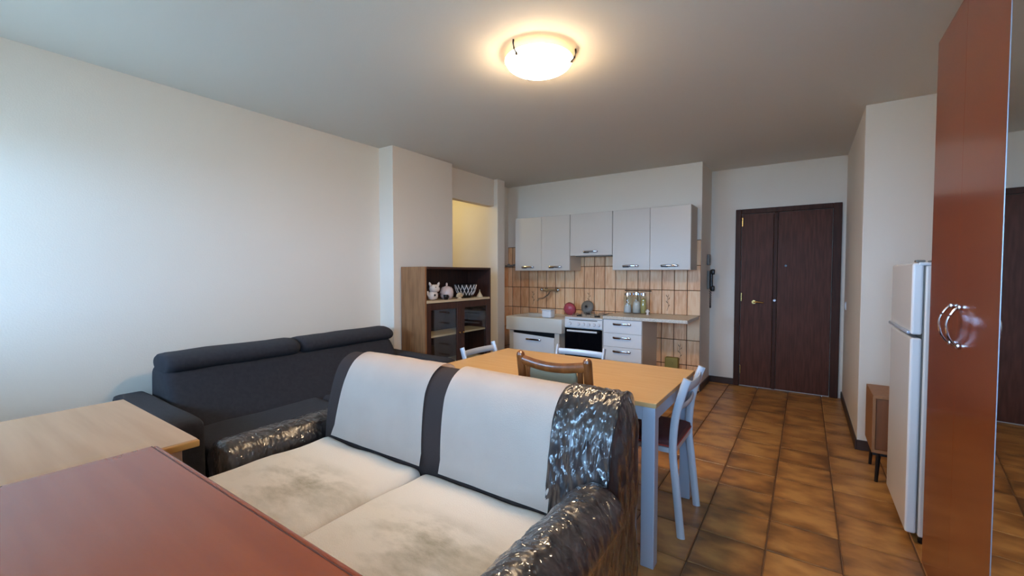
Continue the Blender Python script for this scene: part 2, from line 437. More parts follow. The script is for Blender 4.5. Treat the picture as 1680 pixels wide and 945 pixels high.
struct('wall_hall_right', bx(0.345, XR+T, 4.10, YD+T, 0, H, bev=0.004), 'wall')
struct('wall_right', bx(XR, XR+T, YB-T, 4.10, 0, H), 'wall')
# window wall behind the camera, left window, added right window, balcony
bm = bmesh.new(); xs = [XL-T]+[v for w_ in WINS for v in w_]+[XR+T]
for i in range(0, len(xs), 2): box(bm, xs[i], xs[i+1], YB-T, YB, 0, H)
for a_, b_ in WINS: box(bm, a_, b_, YB-T, YB, 0, WZ0); box(bm, a_, b_, YB-T, YB, WZ1, H)
struct('wall_back', bm, 'wall')
for i, (a_, b_) in enumerate(WINS):
    win = thing('window_%d' % (i+1), None, None, ((a_+b_)/2, YB-T/2, WZ0)); win['kind'] = 'structure'; m_ = (a_+b_)/2
    bm = bmesh.new()
    box(bm, a_, b_, YB-.10, YB-.04, WZ0, WZ0+.04); box(bm, a_, b_, YB-.10, YB-.04, WZ1-.04, WZ1)
    for x in (a_, m_-.02, b_-.04): box(bm, x, x+.04, YB-.10, YB-.04, WZ0, WZ1)
    obj('window_frame', bm, 'white', win)
    obj('pane', bx(a_+.04, m_-.02, YB-.072, YB-.068, WZ0+.04, WZ1-.04), 'winglass', win)
    obj('pane', bx(m_+.02, b_-.04, YB-.072, YB-.068, WZ0+.04, WZ1-.04), 'winglass', win)
    obj('window_sill', bx(a_, b_, YB-.13, YB+.02, WZ0-.03, WZ0), 'white', win)
struct('trim_sky_shade_slab', bx(-5.5, 3, YB-1.6, YB-T-.005, 2.25, 2.4), 'outside')  # unseen slab added to cut off the high sky and sharpen the daylight band
struct('trim_balcony_floor', bx(-5.5, 3, YB-1.45, YB-T-.005, -0.15, 0), 'outside')
struct('trim_street', bx(-60, 60, -80, YB-1.6, -6.2, -6), 'outside')

# baseboards
def base(name, *a): return struct(name, bx(*a, bev=0.003), 'base')
base('baseboard_kitchen_end', -0.955, -0.943, YK, YD, 0, 0.075)
base('baseboard_entrance', -0.943, -0.68, YD-.012, YD, 0, 0.075)
base('baseboard_hall', 0.333, 0.345, 4.088, YD, 0, 0.075)
base('baseboard_hall_end', 0.345, XR, 4.088, 4.10, 0, 0.075)
base('baseboard_left', XL, XL+.012, YB, 2.79, 0, 0.075)
base('baseboard_pillar', -3.30, -3.288, 2.79, 3.64, 0, 0.075)
base('baseboard_right', XR-.012, XR, YB, 4.088, 0, 0.075)

# floor tiles, 29.6 cm, laid square
PT = 0.2965
def ftile_mesh(sx, sy):
    bm = bx(-sx/2, sx/2, -sy/2, sy/2, -0.012, 0, bev=0.003, seg=1)
    me = bpy.data.meshes.new('tile'); bm.to_mesh(me); bm.free(); me.materials.append(M['ftile']); return me
full = ftile_mesh(PT-.006, PT-.006)
rest = bmesh.new()
for i in range(-16, 4):
    x = 0.165+PT*(i+0.5)
    for j in range(-12, 13):
        y = 2.345+PT*(j+0.5)
        x0, x1, y0, y1 = x-PT/2+.003, x+PT/2-.003, y-PT/2+.003, y+PT/2-.003
        xmin, xmax, ymin, ymax = XL, XR-.0, YB, YD
        if y > YK-.1: xmin = -0.955
        if x < XL: 
            if y < 2.9 or y > 4.5: continue
            xmin = -4.7
        if y > 4.1: xmax = 0.345
        ymax2 = YK if x < -0.955 else YD
        x0, x1, y0, y1 = max(x0, xmin), min(x1, xmax), max(y0, ymin), min(y1, ymax2)
        if x < -3.5 : y1 = min(y1, 4.56)
        if x1-x0 < .02 or y1-y0 < .02: continue
        inview = x > -1.95 and y > 0.9 and not (x < -0.7 and y < 1.5)
        if inview:
            if abs(x1-x0-PT+.006) < 1e-4 and abs(y1-y0-PT+.006) < 1e-4: me = full
            else: me = ftile_mesh(x1-x0, y1-y0)
            o = bpy.data.objects.new('tile', me); C.objects.link(o); o.parent = fl
            o.location = ((x0+x1)/2, (y0+y1)/2, random.uniform(-.0008, .0008)+.0)
        else: box(rest, x0, x1, y0, y1, -.012, 0)
tag(obj('tiles_out_of_sight', rest, 'ftile', fl), kind='stuff').name = 'tile_field'

# kitchen wall tiles, 14 x 28 cm upright
KW, KH = 0.1405, 0.2825
def ktile(x0, x1, z0, z1, par, y=YK, facing='y'):
    sx, sz = x1-x0, z1-z0
    key = (round(sx, 4), round(sz, 4), facing)
    if key not in ktile.c:
        bm = bx(-sx/2, sx/2, -.008, .004, -sz/2, sz/2, bev=0.0025, seg=1) if facing == 'y' else bx(-.004, .008, -sx/2, sx/2, -sz/2, sz/2, bev=.0025, seg=1)
        me = bpy.data.meshes.new('tile'); bm.to_mesh(me); bm.free(); me.materials.append(M['ktile']); ktile.c[key] = me
    o = bpy.data.objects.new('tile', ktile.c[key]); C.objects.link(o); o.parent = par
    o.location = ((x0+x1)/2, y, (z0+z1)/2) if facing == 'y' else (y, (x0+x1)/2, (z0+z1)/2)
    return o
ktile.c = {}
obj('tile_bed', bx(-3.56, -0.957, YK-.0055, YK, 0, 1.70), 'kgrout', wk)
obj('tile_bed', bx(-3.56, -3.5545, 4.72, YK-.006, 0, 1.415), 'kgrout', wn)
decor = {}
for i in range(19):
    x1 = -0.959-KW*i; x0 = max(x1-KW+.0075, -3.555)
    if x1-x0 < .02: continue
    for k in range(6):
        z0 = 0.003+KH*k+0.007*0; z1 = z0+KH-.0075
        o = ktile(x0, x1, z0+.002, z1+.002, wk)
        decor[(i, k)] = o
for i in range(3):
    y1 = YK-.01-KW*i; y0 = max(y1-KW+.005, 4.722)
    if y1-y0 < .02: continue
    for k in range(5): ktile(y0, y1, 0.005+KH*k, KH*(k+1), wn, y=-3.56, facing='x')
# slim plant drawings on three of the tiles
for key in ((2, 3), (9, 3), (15, 3), (1, 1)):
    if key not in decor: continue
    t = decor[key]; bm = bmesh.new(); c = t.location; y = YK-.0088
    stem = smoothpath([(c.x-.01, y, c.z-.10), (c.x+.006, y, c.z-.04), (c.x-.006, y, c.z+.03), (c.x+.008, y, c.z+.09)], 4)
    tube(bm, stem, .0016, 5)
    for s, dz in ((1, -.05), (-1, -.01), (1, .03), (-1, .06)):
        tube(bm, [(c.x, y, c.z+dz), (c.x+s*.016, y, c.z+dz+.014), (c.x+s*.02, y, c.z+dz+.03)], [.0012, .004, .0008], 5)
    obj('plant_motif', bm, M['kgrout'], t)

# entrance door
d = thing('door_1', None, None, (-.19, YD, 0)); d['kind'] = 'structure'
bm = bmesh.new()
box(bm, -.685, -.625, YD-.03, YD+.02, 0, 2.07, bev=.006); box(bm, .235, .31, YD-.03, YD+.02, 0, 2.07, bev=.006); box(bm, -.626, .236, YD-.03, YD+.02, 2.015, 2.07, bev=.006)
obj('door_frame', bm, 'doorframe', d)
lf = obj('door_leaf', bx(-.621, -.302, YD-.022, YD-.002, .012, 2.012, bev=.004), 'door', d)
rf = obj('door_leaf', bx(-.258, .231, YD-.022, YD-.002, .012, 2.012, bev=.004), 'door', d)
obj('centre_post', bx(-.300, -.260, YD-.034, YD-.002, .01, 2.013, bev=.006), 'doorframe', d)
bm = bmesh.new(); tube(bm, [(-.485, YD-.022, .995), (-.485, YD-.06, .995)], .012); tube(bm, smoothpath([(-.485, YD-.06, .995), (-.44, YD-.063, .998), (-.385, YD-.058, .99)], 4), .008); tube(bm, [(-.485, YD-.022, .995), (-.485, YD-.03, .995)], .022, 16)
obj('lever_handle', bm, 'brass', lf, smooth='auto')
bm = bmesh.new(); tube(bm, [(-.28, YD-.034, 1.02), (-.28, YD-.044, 1.02)], .014, 14); obj('lock', bm, 'chrome', d, smooth='auto')
bm = bmesh.new(); tube(bm, [(-.18, YD-.022, 1.41), (-.18, YD-.028, 1.41)], .012, 14); obj('peephole', bm, 'darkmetal', rf, smooth='auto')
for x, z in ((-.612, 1.92), (-.612, 1.05), (-.612, .2)):
    obj('hinge', bx(x-.006, x+.006, YD-.04, YD-.022, z-.05, z+.05, bev=.002), 'brass', d)

# ---------------------------------------------------------------- ceiling lamp
t = thing('ceiling_lamp', 'lit frosted glass dish lamp on the ceiling with small metal clips', 'lamp', (-1.26, 2.11, H))
def dome(R, depth, n=14): return [(R*math.sin(math.pi/2*k/n), -depth*math.cos(math.pi/2*k/n)) for k in range(n+1)]
bm = lathe(bmesh.new(), dome(.185, .062)+[(.19, .002)], (-1.26, 2.11, H-.045), 48)
obj('glass_dish', bm, 'lampglass', t, smooth=True)
bm = lathe(bmesh.new(), [(.19, .0022), (.183, .004)]+[(r*.965, z+.006) for r, z in dome(.185, .062)[::-1]], (-1.26, 2.11, H-.045), 48)
obj('dish_light_stop', bm, 'enamel', t, smooth=True)  # unlit inner shell, added to keep the dish's glow off the ceiling
bm = lathe(bmesh.new(), [(0, 0), (.05, 0), (.05, -.012), (0, -.012)], (-1.26, 2.11, H), 24); obj('ceiling_plate', bm, 'enamel', t)
for a in (20, 140, 260):
    ca, sa = math.cos(math.radians(a)), math.sin(math.radians(a)); cx, cy = -1.26, 2.11
    P = lambda r, z: (cx+r*ca, cy+r*sa, H+z)
    bm = tube(bmesh.new(), [P(.205, -.001), P(.207, -.02), P(.200, -.045), P(.187, -.058)], .005, 6)
    lathe(bm, [(0, 0), (.009, 0), (.009, -.012), (0, -.016)], P(.181, -.058), 10)
    obj('clip', bm, 'darkmetal', t)

# ---------------------------------------------------------------- wardrobe
XW = 0.45
t = thing('wardrobe', 'tall cherry laminate wardrobe with bow handles and a mirror door', 'wardrobe', (0.75, 1.75, 0))
bm = bmesh.new()
box(bm, XW+.02, XR-.02, 2.535, 2.555, 0, 2.30); box(bm, XW+.02, XR-.02, .94, .96, 0, 2.30); box(bm, XW+.02, XR-.02, .96, 2.535, 2.27, 2.30)
box(bm, XW+.02, XR-.02, .96, 2.535, .06, .08); box(bm, XR-.03, XR-.022, .96, 2.535, .0, 2.27); box(bm, XW+.04, XW+.055, .96, 2.535, 0, .06)
obj('carcass', bm, 'red', t)
def bow(y):
    pts = smoothpath([(XW, y, 1.205), (XW-.012, y, 1.20), (XW-.030, y, 1.17), (XW-.036, y, 1.138), (XW-.030, y, 1.10), (XW-.012, y, 1.07), (XW, y, 1.065)], 5)
    bm = tube(bmesh.new(), pts, .0045, 10)
    for z in (1.203, 1.067): box(bm, XW-.011, XW-.0001, y-.009, y+.009, z-.009, z+.009, bev=.003)
    return bm
for y0, y1, hy in ((2.1515, 2.555, 2.205), (1.752, 2.150, 2.105)):
    dr = obj('door', bx(XW, XW+.018, y0, y1, .05, 2.30), 'red', t)
    tag(obj('handle', bow(hy), 'chrome', dr, smooth='auto'), 'chrome bow handle')
rz = math.radians(-4.5)
mroot = (XW+.009, 1.748)
def mdoor(x0, x1, y0, y1, z0, z1, bev=0):
    bm = bx(x0, x1, y0, y1, z0, z1, bev=bev, seg=1)
    bm.transform(Matrix.Translation((XW, 1.748, 0)) @ Matrix.Rotation(rz, 4, 'Z') @ Matrix.Translation((-XW, -1.748, 0))); return bm
md = tag(obj('door', mdoor(XW+.004, XW+.018, 1.352, 1.748, .05, 2.30), 'rededge', t), 'mirror-fronted door')
obj('mirror_pane', mdoor(XW, XW+.0035, 1.353, 1.7475, .052, 2.298), 'mirror', md)
obj('mirror_edge', mdoor(XW-.001, XW+.004, 1.7476, 1.7500, .052, 2.298), 'steel', md)
obj('door', bx(XW, XW+.018, .945, 1.340, .05, 2.30, bev=.0015, seg=1), 'red', t)

# ---------------------------------------------------------------- fridge
t = thing('fridge', 'tall white two-door fridge freezer between the wardrobe and the wall', 'fridge', (.7, 3.09, 0))
obj('body', bx(.475, 1.0, 2.80, 3.38, .04, 1.36, bev=.008), 'fridgefront', t)
obj('gasket', bx(.470, .4752, 2.806, 3.374, .055, 1.368), 'grey', t)
dz = 1.018
fd = obj('freezer_door', bx(.428, .470, 2.802, 3.378, dz+.008, 1.372, bev=.010, seg=3), 'enamel', t)
rd = obj('fridge_door', bx(.428, .470, 2.802, 3.378, .05, dz-.008, bev=.010, seg=3), 'enamel', t)
for par, z0, z1 in ((fd, dz+.009, dz+.026),):
    bm = bmesh.new(); box(bm, .414, .430, 2.812, 3.36, z0, z1, bev=.006)
    obj('grip', bm, 'steel', par, smooth='auto')
obj('top_lid', bx(.45, 1.0, 2.80, 3.38, 1.36, 1.376, bev=.004), 'enamel', t)
bm = bmesh.new(); box(bm, .44, .475, 2.81, 2.85, 1.376, 1.387, bev=.004); box(bm, .485, .50, 2.812, 2.83, 1.376, 1.384, bev=.003); obj('hinge_cap', bm, 'grey', t)
for x in (.50, .96):
    for y in (2.84, 3.34):
        bm = lathe(bmesh.new(), [(0, 0), (.018, 0), (.018, .015), (.008, .02), (.008, .045)], (x, y, 0), 14); obj('foot', bm, 'black', t)
obj('plinth', bx(.485, .50, 2.82, 3.36, .018, .05), 'black', t)

# small cabinet past the fridge
t = thing('small_cabinet', 'small brown veneer cabinet on thin black legs beyond the fridge', 'cabinet', (.56, 3.68, 0))
bm = bmesh.new()
box(bm, .368, .750, 3.50, 3.85, .535, .555, bev=.002); box(bm, .368, .750, 3.50, 3.85, .19, .21, bev=.002)
box(bm, .368, .384, 3.50, 3.85, .21, .535); box(bm, .734, .750, 3.50, 3.85, .21, .535); box(bm, .384, .734, 3.835, 3.85, .21, .535)
obj('body', bm, 'brownbox', t)
dr = obj('front_panel', bx(.386, .732, 3.508, 3.523, .212, .533, bev=.002), 'brownboxdk', t)
for x in (.385, .73):
    for y in (3.52, 3.83):
        s = 1 if x > .5 else -1
        bm = tube(bmesh.new(), [(x-s*.02, y, .19), (x-s*.012, y, .0)], [.013, .009], 8); obj('leg', bm, 'black', t)
obj('leg_rail', bx(.375, .745, 3.51, 3.525, .172, .19), 'black', t)

# ---------------------------------------------------------------- hutch in the passage corner
hx0, hx1, hy0, hy1, hz = -3.285, -2.955, 2.87, 3.895, 1.387
t = thing('glazed_hutch', 'oak hutch with open shelf above two glass doors, beside the pillar', 'cabinet', ((hx0+hx1)/2, (hy0+hy1)/2, 0))
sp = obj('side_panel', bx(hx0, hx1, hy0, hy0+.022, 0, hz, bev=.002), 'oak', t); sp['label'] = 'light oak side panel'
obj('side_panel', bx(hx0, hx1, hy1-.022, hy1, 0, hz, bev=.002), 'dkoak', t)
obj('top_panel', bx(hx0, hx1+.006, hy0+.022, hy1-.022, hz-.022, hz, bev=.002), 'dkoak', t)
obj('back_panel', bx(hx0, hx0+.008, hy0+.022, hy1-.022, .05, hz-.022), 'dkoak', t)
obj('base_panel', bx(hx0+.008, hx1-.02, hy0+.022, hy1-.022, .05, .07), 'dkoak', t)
tag(obj('shelf', bx(hx0+.008, hx1+.004, hy0+.022, hy1-.022, 1.035, 1.058, bev=.002), 'shelf', t), 'cream edged open shelf')
obj('shelf', bx(hx0+.008, hx1-.045, hy0+.022, hy1-.022, .690, .708, bev=.002), 'shelf', t)
obj('shelf', bx(hx0+.008, hx1-.045, hy0+.022, hy1-.022, .370, .388, bev=.002), 'shelf', t)
obj('plinth', bx(hx1-.02, hx1, hy0+.022, hy1-.022, 0, .05), 'dkoak', t)
mid = (hy0+hy1)/2
for a, b, s in ((hy0+.024, mid-.002, 1), (mid+.002, hy1-.024, -1)):
    bm = bmesh.new(); fw = .055
    box(bm, hx1-.02, hx1, a, a+fw, .055, 1.030, bev=.003); box(bm, hx1-.02, hx1, b-fw, b, .055, 1.030, bev=.003)
    box(bm, hx1-.02, hx1, a+fw, b-fw, .055, .12, bev=.003); box(bm, hx1-.02, hx1, a+fw, b-fw, .965, 1.030, bev=.003)
    dr = obj('glass_door', bm, 'dkoak', t)
    obj('pane', bx(hx1-.012, hx1-.008, a+fw-.004, b-fw+.004, .116, .969), 'glass', dr)
    ky = b-.027 if s == 1 else a+.027
    obj('knob', lathe(bmesh.new(), [(0, 0), (.009, 0), (.011, .008), (.006, .016), (0, .018)], (hx1+.008, ky, .70), 12), 'brass', dr)

SH = 1.059
# spotted ceramic figurine
t = thing('figurine', 'white ceramic animal figurine with dark spots, left on the hutch shelf', 'figurine', (-3.04, 3.06, SH))
bm = bmesh.new(); rbox(bm, (-3.085, 3.01, SH), (-2.995, 3.11, SH+.09), .04, 8); obj('body', bm, 'ceramicw', t, smooth=True)
bm = bmesh.new(); rbox(bm, (-3.07, 3.015, SH+.075), (-2.985, 3.125, SH+.155), .038, 8)
for y in (3.02, 3.12):
    tube(bm, [(-3.03, y, SH+.14), (-3.03, y+(.012 if y > 3.05 else -.012), SH+.165), (-3.03, y+(.018 if y > 3.05 else -.018), SH+.178)], [.014, .012, .003], 8)
obj('head', bm, 'ceramicw', t, smooth=True)
for y, z, r in ((3.05, .125, .011), (3.095, .128, .011), (3.105, .06, .014), (3.04, .05, .012)):
    bm = lathe(bmesh.new(), [(0, -r), (r*.7, -r*.7), (r, 0), (r*.7, r*.7), (0, r)], (-2.992, y, SH+z), 10, sx=.5); obj('spot', bm, 'black', t, smooth=True)
bm = tube(bmesh.new(), smoothpath([(-3.04, 3.02, SH+.03), (-3.03, 2.985, SH+.05), (-3.03, 2.98, SH+.09)], 4), .009, 8); obj('tail', bm, 'ceramicw', t, smooth=True)
# pinkish jar with lid
t = thing('lidded_pot', 'pale pinkish ceramic pot with knobbed lid, middle of the hutch shelf', 'pot', (-3.05, 3.27, SH))
obj('body', lathe(bmesh.new(), [(0, 0), (.045, 0), (.066, .03), (.07, .07), (.062, .105), (.056, .11)], (-3.05, 3.27, SH), 24), 'ceramicp', t, smooth=True)
obj('lid', lathe(bmesh.new(), [(.058, .108), (.05, .122), (.02, .132), (.008, .138), (.012, .15), (.008, .165), (0, .17)], (-3.05, 3.27, SH), 24), 'ceramicp', t, smooth=True)
# small cup in front
t = thing('small_cup', 'tiny dark and white cup in front of the lidded pot', 'cup', (-2.985, 3.19, SH))
obj('bowl', lathe(bmesh.new(), [(0, 0), (.018, 0), (.026, .03), (.028, .048), (.024, .048), (.02, .006), (0, .006)], (-2.985, 3.19, SH), 18), 'darkmetal', t, smooth=True)
obj('handle', tube(bmesh.new(), smoothpath([(-2.985, 3.214, SH+.04), (-2.985, 3.232, SH+.034), (-2.985, 3.230, SH+.018), (-2.985, 3.212, SH+.014)], 4), .003, 6), 'darkmetal', t, smooth=True)
# shell-like dish
t = thing('shell_dish', 'small cream fan-shaped dish between pot and patterned bowl', 'dish', (-2.99, 3.40, SH))
bm = bmesh.new()
for k in range(9):
    a = math.radians(-70+140*k/8); tube(bm, [(-2.99, 3.40, SH+.012), (-2.992, 3.40+.05*math.sin(a), SH+.012+.055*math.cos(a)*.9)], [.005, .010], 6)
obj('fan', bm, 'shelf', t, smooth=True)
obj('foot', lathe(bmesh.new(), [(0, 0), (.03, 0), (.02, .012), (0, .014)], (-2.99, 3.40, SH), 16), 'shelf', t, smooth=True)
# black bowl with white lattice
t = thing('patterned_bowl', 'black bowl with a white lattice pattern on the hutch shelf', 'bowl', (-3.06, 3.58, SH))
prof = [(0, 0), (.055, 0), (.075, .02), (.105, .08), (.12, .15), (.114, .15), (.10, .085), (.07, .028), (0, .02)]
obj('bowl', lathe(bmesh.new(), prof, (-3.06, 3.58, SH), 32), 'black', t, smooth=True)
bm = bmesh.new()
def rp(z):
    for (r0, z0), (r1, z1) in zip(prof[1:5], prof[2:5]):
        if z0 <= z <= z1: return r0+(r1-r0)*(z-z0)/(z1-z0)
    return .12
for k in range(16):
    for s in (1, -1):
        pts = []
        for i in range(8):
            z = .03+.11*i/7; a = 2*math.pi*k/16+s*.42*i/7; r = rp(z)+.002
            pts.append((-3.06+r*math.cos(a), 3.58+r*math.sin(a), SH+z))
        tube(bm, pts, .0035, 5)
obj('lattice', bm, 'ceramicw', t)
t = thing('cream_cone', 'small cream cone-shaped ornament right of the patterned bowl', 'ornament', (-3.0, 3.75, SH))
obj('cone', lathe(bmesh.new(), [(0, 0), (.04, 0), (.038, .008), (.012, .05), (.004, .07), (0, .072)], (-3.0, 3.75, SH), 18), 'shelf', t, smooth=True)
obj('knob', lathe(bmesh.new(), [(0, 0), (.007, .004), (.007, .010), (0, .014)], (-3.0, 3.75, SH+.07), 12), 'shelf', t, smooth=True)

# ---------------------------------------------------------------- kitchen
def pull(x0, x1, y, z, mat_='chrome'):
    """wavy chrome and dark bar pull on a front facing -y"""
    n = 8; bm = bmesh.new()
    tube(bm, smoothpath([(x0, y-.001, z), (x0+.01, y-.02, z+.002), ((x0+x1)/2, y-.027, z+.004), (x1-.01, y-.02, z+.002), (x1, y-.001, z)], 5), 0, 10, flat=(.004, .011, (0, 0, 1)))
    return bm
def cab_front(x0, x1, z0, z1, y, par, hw=.18, hz=None, m='white', hx=None):
    d = obj('door' if z1-z0 > .3 else 'drawer', bx(x0+.0015, x1-.0015, y, y+.018, z0+.0015, z1-.0015, bev=.002, seg=1), m, par)
    c = hx if hx else (x0+x1)/2; hz = hz if hz else z0+.045
    obj('handle', pull(c-hw/2, c+hw/2, y, hz), 'chrome', d, smooth='auto')
    tube_bm = bx(c-hw/2+.004, c-.02, y-.012, y-.001, hz-.014, hz-.006)
    obj('handle_backplate', tube_bm, 'darkmetal', d)
    return d
def upper(name, label, x0, x1, z0, doors, loc):
    t = thing(name, label, 'cabinet', loc, 'white wall cabinets')
    yb, yf, z1 = YK-.010, 4.81, 2.052
    bm = bmesh.new()
    box(bm, x0, x0+.018, yf, yb, z0, z1); box(bm, x1-.018, x1, yf, yb, z0, z1)
    box(bm, x0+.018, x1-.018, yf, yb, z0, z0+.018); box(bm, x0+.018, x1-.018, yf, yb, z1-.018, z1)
    box(bm, x0+.018, x1-.018, yb-.006, yb, z0+.018, z1-.018)
    obj('body', bm, 'cabside', t)
    for a, b in doors: cab_front(a, b, z0, z1, 4.79, t)
    return t
upper('wall_cabinet', 'white two-door wall cabinet above the sink, leftmost of the uppers', -3.222, -2.409, 1.360, ((-3.222, -2.815), (-2.815, -2.409)), (-2.815, 4.95, 1.36))
th = upper('wall_cabinet', 'shorter single-flap white wall cabinet above the cooker', -2.405, -1.860, 1.540, ((-2.405, -1.860),), (-2.13, 4.95, 1.54))
obj('extractor_grille', bx(-2.36, -1.90, 4.86, 5.06, 1.532, 1.5395), 'grey', th)
upper('wall_cabinet', 'white two-door wall cabinet at the right end of the uppers', -1.856, -.998, 1.362, ((-1.856, -1.425), (-1.425, -.998)), (-1.43, 4.95, 1.362))

# sink
t = thing('sink_unit', 'white fireclay apron sink on a base cabinet with sagging door', 'sink', (-2.77, 4.85, 0))
sx0, sx1, sy0, sy1, sz1, sz0 = -3.17, -2.365, 4.50, YK-.012, .780, .605
bm = bmesh.new()
box(bm, sx0, sx1, sy0, sy0+.035, sz0, sz1, bev=.010, seg=3)
box(bm, sx0, sx0+.03, sy0+.03, sy1, sz0, sz1, bev=.008); box(bm, sx1-.03, sx1, sy0+.03, sy1, sz0, sz1, bev=.008)
box(bm, sx0, sx1, sy1-.10, sy1, sz0, sz1, bev=.008); box(bm, sx0+.02, sx1-.02, sy0+.02, sy1-.02, sz0, sz0+.02)
box(bm, -2.80, -2.77, sy0+.03, sy1-.09, sz0, sz1-.01, bev=.006)
box(bm, -2.785, sx1-.02, sy0+.03, sy1-.09, sz1-.03, sz1-.004, bev=.003)
obj('basin', bm, 'ceramic', t, smooth='auto')
bm = bmesh.new()
box(bm, -3.13, -3.112, 4.54, sy1, 0, .604); box(bm, -2.43, -2.412, 4.54, sy1, 0, .604); box(bm, -3.112, -2.43, 4.60, sy1, .10, .118)
box(bm, -3.112, -2.43, 4.60, 4.612, 0, .10)
box(bm, -3.13, -3.075, 4.53, 4.545, .10, .600); box(bm, -2.475, -2.412, 4.53, 4.545, .10, .600); 
obj('base_cabinet', bm, 'cabside', t)
bm = bx(-3.072, -2.478, 4.532, 4.550, .105, .572, bev=.002, seg=1)
for v in bm.verts:
    if v.co.z > .4: v.co.z += -.028*(v.co.x+3.072)/.594; v.co.y -= .01
dr = obj('door', bm, 'enamel', t)
obj('handle', pull(-2.87, -2.66, 4.521, .505), 'chrome', dr, smooth='auto')
obj('recess_shade_sheet', bx(-3.11, -2.43, 4.575, 4.585, .118, .603), 'black', t)  # black sheet standing in for the shade inside the cabinet
obj('drain', lathe(bmesh.new(), [(0, 0), (.03, 0), (.03, .004), (0, .004)], (-2.97, 4.78, sz0+.02), 18), 'chrome', t)

# wall tap
t = thing('wall_tap', 'chrome two-handle wall tap with curved spout above the sink', 'tap', (-2.84, YK-.01, 1.10))
bm = bmesh.new(); tube(bm, [(-2.94, 5.06, 1.10), (-2.74, 5.06, 1.10)], .018, 12)
for x in (-2.92, -2.76): tube(bm, [(x, YK-.012, 1.10), (x, 5.05, 1.10)], .016, 12); tube(bm, [(x, YK-.016, 1.10), (x, YK-.010, 1.10)], .03, 16)
obj('body', bm, 'chrome', t, smooth='auto')
for x in (-2.965, -2.715):
    bm = lathe(bmesh.new(), [(0, -.02), (.022, -.018), (.027, 0), (.022, .018), (0, .02)], (x, 5.06, 1.105), 12); obj('handle', bm, 'chrome', t, smooth=True)
obj('spout', tube(bmesh.new(), smoothpath([(-2.84, 5.06, 1.09), (-2.845, 5.03, 1.04), (-2.87, 4.96, 1.0), (-2.90, 4.88, .99), (-2.905, 4.85, .965)], 5), .011, 10), 'chrome', t, smooth='auto')

# gas stub pipe left of the cabinets
t = thing('gas_pipe', 'short grey capped pipe on the niche wall left of the cabinets', 'pipe', (-3.5, 5.05, 1.40))
obj('pipe', tube(bmesh.new(), smoothpath([(-3.556, 5.04, 1.43), (-3.50, 5.04, 1.43), (-3.44, 5.045, 1.435), (-3.38, 5.06, 1.45)], 4), .014, 10), 'grey', t, smooth='auto')
obj('cap', tube(bmesh.new(), [(-3.50, 5.04, 1.42), (-3.50, 5.04, 1.46)], .02, 12), 'grey', t)

# cooker
t = thing('cooker', 'white freestanding gas cooker with black glass oven door', 'cooker', (-2.115, 4.83, 0))
cx0, cx1, cy0 = -2.352, -1.878, 4.56
obj('body', bx(cx0, cx1, cy0+.015, YK-.03, .03, .795, bev=.004), 'enamel', t)
bm = bx(cx0, cx1, cy0-.01, YK-.03, .795, .812, bev=.006); obj('hob_top', bm, 'enamel', t)
cp = obj('control_panel', bx(cx0, cx1, cy0-.008, cy0+.015, .690, .790, bev=.006), 'enamel', t)
for i, x in enumerate((-2.28, -2.17, -2.105, -2.04, -1.975, -1.92)):
    bm = tube(bmesh.new(), [(x, cy0-.006, .738), (x, cy0-.034, .738)], [.021, .017], 16); box(bm, x-.003, x+.003, cy0-.042, cy0-.030, .722, .754)
    obj('knob', bm, 'whitepl', cp, smooth='auto')
obj('vent_slot', bx(cx0+.06, cx1-.06, cy0-.012, cy0-.004, .776, .786), 'grey', cp)
od = obj('oven_door', bx(cx0+.004, cx1-.004, cy0-.012, cy0+.014, .21, .684, bev=.006), 'blackglass', t)
bm = tube(bmesh.new(), [(cx0+.05, cy0-.042, .655), (cx1-.05, cy0-.042, .655)], 0, 10, flat=(.009, .011, (0, 0, 1)))
for x in (cx0+.07, cx1-.07): tube(bm, [(x, cy0-.012, .655), (x, cy0-.04, .655)], .006, 8)
obj('handle', bm, 'enamel', od, smooth='auto')
obj('drawer', bx(cx0+.004, cx1-.004, cy0-.008, cy0+.014, .05, .20, bev=.004), 'enamel', t)
for x in (-2.23, -2.0):
    for y in (4.70, 4.95):
        bm = lathe(bmesh.new(), [(0, 0), (.035, 0), (.035, .012), (.02, .018), (0, .018)], (x, y, .812), 16); obj('burner', bm, 'darkmetal', t)
        for k in range(4):
            bm = bmesh.new(); a = math.pi/2*k+.78; tube(bm, [(x+.03*math.cos(a), y+.03*math.sin(a), .838), (x+.085*math.cos(a), y+.085*math.sin(a), .838), (x+.085*math.cos(a), y+.085*math.sin(a), .812)], .004, 6)
            obj('pan_support', bm, 'grey', t)

# drawers and worktop
t = thing('drawer_unit', 'white base unit with a stack of drawers right of the cooker', 'cabinet', (-1.645, 4.84, 0))
bm = bmesh.new()
box(bm, -1.866, -1.848, 4.568, YK-.012, 0, .812); box(bm, -1.446, -1.428, 4.568, YK-.012, 0, .812)
box(bm, -1.848, -1.446, 4.568, YK-.012, .05, .068); box(bm, -1.848, -1.446, 5.09, YK-.012, .068, .812); box(bm, -1.848, -1.446, 4.60, 4.612, 0, .05); box(bm, -1.848, -1.446, 4.575, 5.09, .80, .812)
obj('body', bm, 'cabside', t)
for k in range(5):
    z1 = .812-.1515*k; cab_front(-1.864, -1.430, z1-.1515, z1, 4.549, t, hw=.2, hz=z1-.047, m='enamel')
o = obj('worktop', bx(-1.868, -.966, 4.535, YK-.012, .815, .851, bev=.004), 'worktop')
tag(o, 'cream speckled worktop over the drawers, open underneath at the right', 'worktop')

